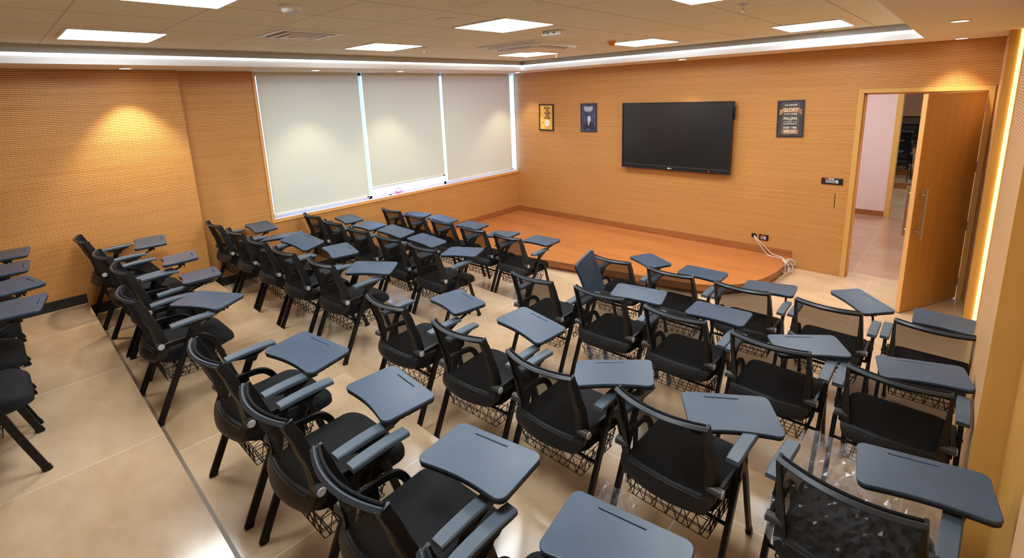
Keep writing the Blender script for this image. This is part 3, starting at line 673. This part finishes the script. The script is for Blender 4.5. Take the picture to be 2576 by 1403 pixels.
K2 = [(5.10, -.31, .17), (5.135, -.30, .11), (5.15, -.30, .05), (5.19, -.29, .04), (5.205, -.28, .09), (5.17, -.27, .15), (5.12, -.28, .18), (5.15, -.25, .20), (5.195, -.22, .18), (5.20, -.20, .14), (5.15, -.24, .15), (5.1, -.28, .165)]
sweep(bm, smooth_path(K2, 5), r, seg=6)
for k in range(5): sweep(bm, [(5.085+.008*k+.012*math.cos(q), -.28-.008*k+.012*math.sin(q)*.5, .180-.004*k+.014*math.sin(q)) for q in [2*PI*i/12 for i in range(12)]], .0042, seg=5, closed=True)
sweep(bm, smooth_path([(5.12, -.33, .12), (5.14, -.40, .04), (5.12, -.46, .006), (5.06, -.53, .005)], 5), r, seg=6)
tag(obj('cable_loop', mesh_of(bm, 'cable_loop', M['cable'], True)), 'looped white cables hanging from the outlet over the stage corner', 'cable')

# ================================================================== CHAIRS
# local frame: x right, y forward, z up, origin on the floor; corners of the back top at y = -.26, z = .88
def yb(v): 
    a = [(0, -.26), (.25, -.222), (.55, -.180), (.78, -.165), (.9, -.178), (1, -.205)]
    for (p, q), (s, r_) in zip(a, a[1:]):
        if v <= s: k = (v-p)/(s-p); k = k*k*(3-2*k)*.5+k*.5; return q+(r_-q)*k
    return a[-1][1]
def hwid(v): return .213+.012*math.sin(min(v, .75)/.75*PI/2) if v < .86 else .225-.026*((v-.86)/.14)**2
def bpt(u, v, off=0):
    sag = .05*(1-.2*v); z = .88-.455*v
    return Vector((u*hwid(v), yb(v)-sag*(1-u*u)-off, z))
CH = {}
def build_chair_meshes():
    # back frame: rails + head rail + lumbar shell
    bm = bmesh.new()
    def slab(fn, nu, nv, t0, t1, lift=0):
        F = [[bm.verts.new(fn(i/nu, j/nv, t0)) for i in range(nu+1)] for j in range(nv+1)]
        B = [[bm.verts.new(fn(i/nu, j/nv, t1+(lift*math.sin(PI*j/nv)))) for i in range(nu+1)] for j in range(nv+1)]
        for j in range(nv):
            for i in range(nu):
                bm.faces.new((F[j][i], F[j][i+1], F[j+1][i+1], F[j+1][i])); bm.faces.new((B[j][i], B[j+1][i], B[j+1][i+1], B[j][i+1]))
            for i in (0, nu): bm.faces.new((F[j][i], F[j+1][i], B[j+1][i], B[j][i]))
        for i in range(nu):
            for j in (0, nv): bm.faces.new((F[j][i], F[j][i+1], B[j][i+1], B[j][i]))
    uin = lambda v: .945-.15*(v/.86)**1.3
    for sd in (-1, 1):
        slab(lambda a_, b_, t: bpt(sd*(uin(b_*.86)+(1-uin(b_*.86))*a_), b_*.86, t), 3, 14, -.006, .010)
        sweep(bm, [bpt(sd*.985, v/14, -.014-.012*(v/14)) for v in range(15)], .013, .046, upv=(0, 1, 0), rnd=.4)
    slab(lambda a_, b_, t: bpt(-1+2*a_, .845+.155*b_-.02*(1-(2*a_-1)**2)*(1-b_), t), 14, 5, -.006, .010, .010)
    sweep(bm, [bpt(-.80+1.6*k/14, .862-.02*(1-(1-2*k/14)**2), .013) for k in range(15)], .009, .008, upv=(0, 0, 1))   # moulded ridge
    CH['back_frame'] = mesh_of(bm, 'back_frame', M['shell'], True)
    bm = bmesh.new(); nv = 10; nu = 12
    g = [[bm.verts.new(bpt(-.97+1.94*i/nu, .02+.84*j/nv, -.002)) for i in range(nu+1)] for j in range(nv+1)]
    for j in range(nv):
        for i in range(nu): bm.faces.new((g[j][i], g[j][i+1], g[j+1][i+1], g[j+1][i]))
    CH['back_mesh'] = mesh_of(bm, 'back_mesh', M['mesh'], True)
    bm = bmesh.new(); sweep(bm, [bpt(-.95+1.9*k/10, .022, -.022) for k in range(11)], .012, .040, upv=(0, 0, 1), rnd=.6)
    CH['back_pad'] = mesh_of(bm, 'back_pad', M['fabric'], True)
    bm = bmesh.new(); sweep(bm, [bpt(-1.005+2.01*k/16, .008, -.004) for k in range(17)], .026, .024, upv=(0, 0, 1), rnd=.85)
    CH['head_rail'] = mesh_of(bm, 'head_rail', M['rail'], True)
    # seat
    def outline(ins):
        o = []
        for x, y in rrect(1, 1, .19, 6):
            yy = .045+y*(.49-2*ins); tp = 1-.07*(.5-y); xx = x*(.475*tp-2*ins); o.append((xx, yy))
        return o
    bm = bmesh.new(); rings = []
    for ins, z in ((.014, .402), (.0, .412), (.0, .452), (.005, .465), (.020, .475), (.06, .479), (.13, .476)):
        R = []
        for x, y in outline(ins):
            d = max(0, (y-.17)/.11); R.append(bm.verts.new((x, y, z-.022*d*d*(1 if z > .44 else .5)+.006*(abs(x)/.23)**2*(z > .47))))
        rings.append(R)
    for A_, B_ in zip(rings, rings[1:]):
        for k in range(len(A_)): bm.faces.new((A_[k], A_[(k+1) % len(A_)], B_[(k+1) % len(A_)], B_[k]))
    bm.faces.new(rings[0]); bm.faces.new(rings[-1])
    CH['seat'] = mesh_of(bm, 'seat', M['fabric'], True)
    bm = bmesh.new(); prism(bm, [(x*.93, y*.9) for x, y in outline(.01)], .386, .402); CH['seat_pan'] = mesh_of(bm, 'seat_pan', M['black'], True)
    for s, nm in ((-1, 'l'), (1, 'r')):
        bm = bmesh.new(); sweep(bm, [(s*.268, -.262, .012), (s*.268, .035, .640)], .022, .040, upv=(0, 1, 0)); sweep(bm, [(s*.268, -.264, 0), (s*.268, -.254, .026)], .026, .042, upv=(0, 1, 0))
        cyl(bm, (s*.278, -.022, .525), (s*.283, -.022, .525), .009, 10)
        CH['rear_'+nm] = mesh_of(bm, 'leg', M['blackmetal'], True)
        bm = bmesh.new(); P_ = smooth_path([(s*.246, -.152, .537), (s*.246, -.05, .538), (s*.246, .05, .532), (s*.246, .105, .502), (s*.246, .145, .43), (s*.246, .2, .24), (s*.246, .268, .012)], 5)
        sweep(bm, P_, .020, .036, upv=(1, 0, 0)) if False else sweep(bm, P_, .020, .036, upv=(0, .5, 1))
        sweep(bm, [(s*.246, .264, .026), (s*.246, .272, 0)], .027, .042, upv=(0, 1, 0))
        CH['front_'+nm] = mesh_of(bm, 'leg', M['blackmetal'], True)
        # armrest
        bm = bmesh.new(); n = 8; rg = []
        for k in range(n+1):
            y = -.105+.275*k/n; q = k/n; z = .672+.010*math.sin(q*PI*.8)-.003*q; wdt = .0295+.0005*math.sin(q*PI)
            if k in (0, n): wdt *= .93
            rg.append([bm.verts.new((s*.268+x, y, z+dz)) for x, dz in ((-wdt, -.020), (-wdt, -.004), (-wdt*.82, .002), (wdt*.82, .002), (wdt, -.004), (wdt, -.020))])
        for A_, B_ in zip(rg, rg[1:]):
            for q in range(6): bm.faces.new((A_[q], A_[(q+1) % 6], B_[(q+1) % 6], B_[q]))
        bm.faces.new(rg[0]); bm.faces.new(rg[-1]); CH['arm_'+nm] = mesh_of(bm, 'armrest', M['arm'], True)
        bm = bmesh.new(); poly_ = [(-.07, .648), (.145, .655), (.07, .632), (.052, .60), (.008, .60), (.0, .630)]
        for e in (-1, 1): pass
        A_ = [bm.verts.new((s*.268-.013, y, z)) for y, z in poly_]; B_ = [bm.verts.new((s*.268+.013, y, z)) for y, z in poly_]
        bm.faces.new(A_); bm.faces.new(B_)
        for q in range(len(poly_)): bm.faces.new((A_[q], A_[(q+1) % 6], B_[(q+1) % 6], B_[q]))
        CH['armsup_'+nm] = mesh_of(bm, 'arm_support', M['black'])
        bm = bmesh.new(); cyl(bm, (s*.195, -.172, .540), (s*.259, -.172, .540), .018, 16, .023); CH['knob_'+nm] = mesh_of(bm, 'pivot_knob', M['knob'], True)
        bm = bmesh.new(); cyl(bm, (s*.259, -.172, .540), (s*.264, -.172, .540), .020, 18, .017); CH['cap_'+nm] = mesh_of(bm, 'knob_cap', M['knobcap'], True)
    bm = bmesh.new()
    cyl(bm, (-.246, -.02, .405), (.246, -.02, .405), .011, 10); cyl(bm, (-.262, -.085, .318), (.262, -.085, .318), .009, 10)
    for s in (-1, 1): sweep(bm, [(s*.246, -.02, .405), (s*.246, -.02, .52)], .016, .03, upv=(0, 1, 0)); sweep(bm, [(s*.12, -.1, .405), (s*.12, .14, .40)], .02, .02)
    CH['crossbar'] = mesh_of(bm, 'crossbar', M['blackmetal'], True)
    # basket
    bm = bmesh.new(); r_ = .0026; zt, zb = .375, .262; X, Y = .215, .165; x_, y_ = .20, .15; oy = -.01
    lp = lambda a, b, z: [(-a, oy-b, z), (a, oy-b, z), (a, oy+b, z), (-a, oy+b, z)]
    def wire(p, q): cyl(bm, p, q, r_, 4)
    for L in (lp(X, Y, zt), lp(x_, y_, zb), lp((X+x_)/2, (Y+y_)/2, (zt+zb)/2)):
        for k in range(4): wire(L[k], L[(k+1) % 4])
    for sgn in (-1, 1):
        n = 7
        for k in range(n):
            a = -1+2*k/n; c = -1+2*(k+1)/n; m_ = (a+c)/2
            wire((a*X, oy+sgn*Y, zt), (m_*x_, oy+sgn*y_, zb)); wire((m_*x_, oy+sgn*y_, zb), (c*X, oy+sgn*Y, zt))
        n = 6
        for k in range(n):
            a = -1+2*k/n; c = -1+2*(k+1)/n; m_ = (a+c)/2
            wire((sgn*X, oy+a*Y, zt), (sgn*x_, oy+m_*y_, zb)); wire((sgn*x_, oy+m_*y_, zb), (sgn*X, oy+c*Y, zt))
    for k in range(5): a = -1+2*(k+.5)/5; wire((a*x_, oy-y_, zb), (a*x_, oy+y_, zb))
    for k in range(4): a = -1+2*(k+.5)/4; wire((-x_, oy+a*y_, zb), (x_, oy+a*y_, zb))
    for sx in (-1, 1):
        for sy in (-1, 1): wire((sx*X, oy+sy*Y, zt), (sx*.2, oy+sy*.1, .40))
    CH['basket'] = mesh_of(bm, 'basket', M['blackmetal'])
    # tablet: far edge straight with a pen slot, near edge hollowed
    F, G = .412, .268
    out = []
    for x, y in rrect(F, G, .032, 6): out.append((x, y))
    i0 = [k for k, p_ in enumerate(out) if p_[1] < -G/2+.001]
    res = []
    for k, p_ in enumerate(out):
        res.append(p_)
    # hollow near edge: insert points between the bottom-left and bottom-right corners
    out2 = res[:]
    n = 12; xa, xb = -F/2+.032, F/2-.032
    hollow = [(xa+(xb-xa)*k/n, -G/2+.016*math.sin(PI*k/n)) for k in range(1, n)]
    out2 = out2+hollow
    slot = [(x, y) for x, y in rrect(.17, .011, .0053, 4, -.02, G/2-.032)][::-1]
    me = flat_curve('tablet', [out2, slot], .004, .0035, M['tablet'])
    CH['tablet'] = me
    bm = bmesh.new(); prism(bm, [(x*1.002, y*1.002) for x, y in out2], -.019, -.005); box(bm, F/2-.10, F/2-.035, -.028, .028, -.040, -.018)
    for yy in (-.022, .012): box(bm, F/2-.085, F/2-.055, yy, yy+.010, -.062, -.040)
    CH['bracket'] = mesh_of(bm, 'bracket', M['tabedge'], False)
build_chair_meshes()
def rotm(yaw, pit, rol): return Matrix.Rotation(yaw, 4, 'Z') @ Matrix.Rotation(pit, 4, 'X') @ Matrix.Rotation(rol, 4, 'Y')
def make_chair(x, y, z, rz, tab, label, group):
    """tab: world centre x,y, height above the step, yaw, pitch, roll"""
    t = empty('tablet_chair', (x, y, z), rz); tag(t, label, 'chair', group)
    for k in ('seat', 'seat_pan', 'back_frame', 'back_mesh', 'back_pad', 'head_rail', 'crossbar', 'basket'): obj(k, CH[k], t)
    for s in 'lr':
        obj('leg', CH['rear_'+s], t); obj('leg', CH['front_'+s], t)
        a = obj('armrest', CH['arm_'+s], t); obj('arm_support', CH['armsup_'+s], a)
        k = obj('pivot_knob', CH['knob_'+s], t); obj('knob_cap', CH['cap_'+s], k)
    if tab:
        W = Matrix.Translation((tab[0], tab[1], z+tab[2])) @ rotm(*tab[3:])
        Lm = (Matrix.Translation((x, y, z)) @ Matrix.Rotation(rz, 4, 'Z')).inverted() @ W
        tb = obj('tablet', CH['tablet'], t, Lm); obj('bracket', CH['bracket'], tb)
        e = Lm @ Vector((.136, 0, -.052)); bm = bmesh.new()
        p0 = Vector((.268, .03, .598)); p1 = p0.lerp(e, .25); p1.z = min(p1.z, .63)
        sweep(bm, smooth_path([p0, p1, p0.lerp(e, .65)+Vector((0, 0, .004)), e], 4), .0085, seg=8)
        obj('tablet_arm', mesh_of(bm, 'tablet_arm', M['blackmetal'], True), t)
    return t
POSE = {
 'B1': (.492, -6.627, .016, (.523, -6.36, .724, -.161, .025, .021)), 'B2': (1.32, -6.58, .045, (1.47, -6.317, .729, -.156, .054, -.07)), 'B3': (1.935, -6.548, .018, (2.15, -6.332, .724, -.137, .049, -.106)), 'B4': (2.673, -6.624, .011, (2.748, -6.443, .705, .554, .002, .019)),
 'B5': (3.988, -6.522, .013, (4.087, -6.31, .712, .211, .018, .055)), 'B6': (4.672, -6.496, .022, (4.79, -6.226, .711, -.083, -.001, -.029)), 'B7': (5.31, -6.472, .025, (5.459, -6.258, .726, .136, -.031, -.047)), 'B8': (5.94, -6.47, .01, (6.05, -6.235, .715, .16, 0, 0)),
 'C1': (.312, -5.45, .018, (.30, -5.177, .724, -.037, .027, .073)), 'C2': (.908, -5.411, .015, (.93, -5.17, .705, .694, -.043, -.128)), 'C3': (1.508, -5.396, 0, (1.44, -5.16, .735, .217, .113, .18)), 'C4': (2.108, -5.375, .01, (2.083, -5.056, .727, -.207, .01, .023)), 'C5': (2.710, -5.31, .01, (2.833, -5.139, .726, .672, .062, .03)),
 'C6': (3.902, -5.429, .034, (4.018, -5.134, .721, -.192, .016, -.046)), 'C7': (4.60, -5.387, .045, (4.709, -5.085, .729, -.089, .017, .065)), 'C8': (5.222, -5.364, -.01, (5.448, -5.258, .743, .522, -.046, -.098)), 'C9': (5.863, -5.30, -.03, (6.02, -5.13, .690, .58, .075, .008)), 'C10': (6.552, -5.304, -.05, (6.73, -5.098, .713, .136, -.01, -.069)),
 'D1': (.325, -4.288, .005, (.386, -4.031, .731, -.101, .025, .039)), 'D2': (.928, -4.30, 0, (.965, -4.057, .728, .101, .04, .006)), 'D3': (1.53, -4.293, .005, (1.53, -4.013, .732, .185, .054, .118)), 'D4': (2.132, -4.267, .01, (2.175, -4.019, .73, .133, -.001, .117)), 'D5': (2.735, -4.248, -.002, (2.85, -4.054, .729, .391, .033, -.049)),
 'D6': (4.171, -4.205, .015, (4.455, -3.99, .80, .03, .303, 1.435)), 'D7': (4.785, -4.135, .01, (4.873, -3.911, .729, .26, .019, .033)), 'D8': (5.385, -4.129, .005, (5.499, -3.855, .719, .038, -.011, -.016)), 'D9': (5.985, -4.145, -.002, (6.104, -3.95, .706, .552, .013, -.05)), 'D10': (6.590, -4.144, .0, (6.672, -3.858, .695, .2, -.003, -.077)),
 'E1': (.465, -3.14, .035, (.526, -2.975, .726, .298, .008, .02)), 'E2': (1.065, -3.145, .0, (1.098, -2.906, .729, .18, -.026, .103)), 'E3': (1.665, -3.137, .0, (1.735, -2.894, .73, .049, .036, -.007)), 'E4': (2.272, -3.14, .021, (2.392, -2.971, .727, .125, .005, -.093)), 'E5': (2.870, -3.127, .003, (2.985, -2.879, .727, -.041, .042, -.036)),
 'E6': (4.250, -3.085, .0, (4.381, -2.75, .722, -.538, .021, -.021)), 'E7': (4.862, -3.078, .015, (4.954, -2.777, .72, .001, .006, -.005)), 'E8': (5.478, -3.056, .02, (5.556, -2.763, .712, .091, .004, -.073)), 'E9': (6.092, -3.03, -.01, (6.217, -2.573, .702, -.784, .023, .063)), 'E10': (6.70, -3.004, .0, (6.771, -2.654, .707, .004, .06, .03)),
}
ORD = ['first', 'second', 'third', 'fourth', 'fifth']
ROWN = {'E': 'front row before the stage', 'D': 'second row from the stage', 'C': 'third row from the stage', 'B': 'fourth row from the stage', 'A': 'back row'}
SPECIAL = {'D6': 'black mesh chair whose tablet stands folded upright, just right of the aisle', 'C10': 'black mesh chair with clear plastic film over its seat, front right of the picture', 'E10': 'black mesh chair in the front row, partly hidden by the right wall panel',
           'C1': 'black mesh chair with torn film under its seat, nearest the window in third row', 'C9': 'black mesh chair with a clear plastic bag hanging behind its left leg, third row', 'B8': 'chair at the bottom edge, only its blue-grey tablet and left armrest in view',
           'C2': 'black mesh chair with its tablet tipped, second from the window wall in third row'}
chairs = {}
for k, (x, y, rz, tb) in POSE.items():
    row, i = k[0], int(k[1:])
    if k in SPECIAL: lb = SPECIAL[k]
    elif i <= 5 and not (row == 'B' and i == 5): lb = 'black mesh tablet chair, %s from the window wall in the %s' % (ORD[i-1], ROWN[row])
    else:
        j = i-6 if row != 'B' else i-5
        lb = 'black mesh tablet chair, %s right of the aisle in the %s' % (ORD[j], ROWN[row])
    chairs[k] = make_chair(x, y, TZ[row], rz, tb, lb, 'tablet-arm chairs in the ' + ROWN[row])
for j, x in enumerate((.49, 1.09, 1.69, 2.29, 2.89)):
    y = -7.70
    lb = 'black mesh tablet chair, %s from the left wall in the %s' % (ORD[j], ROWN['A'])
    yw = (-.10, -.08, .22, -.16, .35)[j]
    chairs['A%d' % (j+1)] = make_chair(x, y, TZ['A'], 0, (x+(.02, .02, .0, .0, -.08)[j], y+(.31, .28, .30, .30, -.02)[j], .725, yw, .02, -.02), lb, 'tablet-arm chairs in the ' + ROWN['A'])
# clear plastic film on some chairs
def seatwarp(x, y, z):
    return (x, y, .50+z+.26*max(0, y-.02)-.5*max(0, -.20-y)-.3*max(0, abs(x)-.22))
crumple('plastic_film', chairs['C10'], Matrix.Translation((-.02, .10, .03)), .54, .62, .016, 11, 40, warp=seatwarp)
crumple('plastic_film', chairs['C9'], Matrix.Translation((-.20, -.26, .20)) @ Matrix.Rotation(PI/2, 4, 'X'), .22, .30, .02, 21, 26)
crumple('plastic_film', chairs['C1'], Matrix.Translation((-.02, -.16, .37)) @ Matrix.Rotation(PI/2-.4, 4, 'X'), .40, .10, .03, 31, 12)
crumple('plastic_film', chairs['D7'], Matrix.Translation((.02, -.20, .33)) @ Matrix.Rotation(PI/2-.2, 4, 'X'), .34, .11, .03, 41, 12)
crumple('plastic_film', chairs['D8'], Matrix.Translation((-.02, -.15, .33)) @ Matrix.Rotation(PI/2-.2, 4, 'X'), .12, .09, .02, 51, 8)
# chairs in the room across the corridor, facing this way
random.seed(9)
for r_ in range(4):
    for c_ in range(3):
        x = 5.55+.68*c_+.03*random.random()-.1*(r_ % 2); y = 7.55+1.2*r_; z = .14*(r_+1)
        lb = 'black chair in the far room through the doorway, %s row, %s' % (('nearest', 'second', 'third', 'farthest')[r_], ('left', 'middle', 'right')[c_])
        make_chair(x, y, z, PI+random.uniform(-.08, .08), (x-.10, y-.28, .725, PI+random.uniform(-.1, .1), 0, 0), lb, 'chairs in the far room')
# lamps of the corridor and the far room (same kind of panel)
for x, y, lb in ((6.2, 1.7, 'corridor ceiling panel light outside the door'), (4.4, 2.2, 'corridor ceiling panel light left of the door'), (6.6, 5.6, 'ceiling panel light in the far room, near row'), (6.6, 9.4, 'ceiling panel light in the far room, far row')):
    t = empty('ceiling_light', (x, y, HS+.2)); obj('frame', bxm('frame', M['white'], (-.31, .31, -.31, .31, -.006, 0)), t); obj('diffuser', bxm('diffuser', M['panel'], (-.29, .29, -.29, .29, -.012, -.006)), t)
    tag(t, lb, 'light', 'panel lights beyond the door')
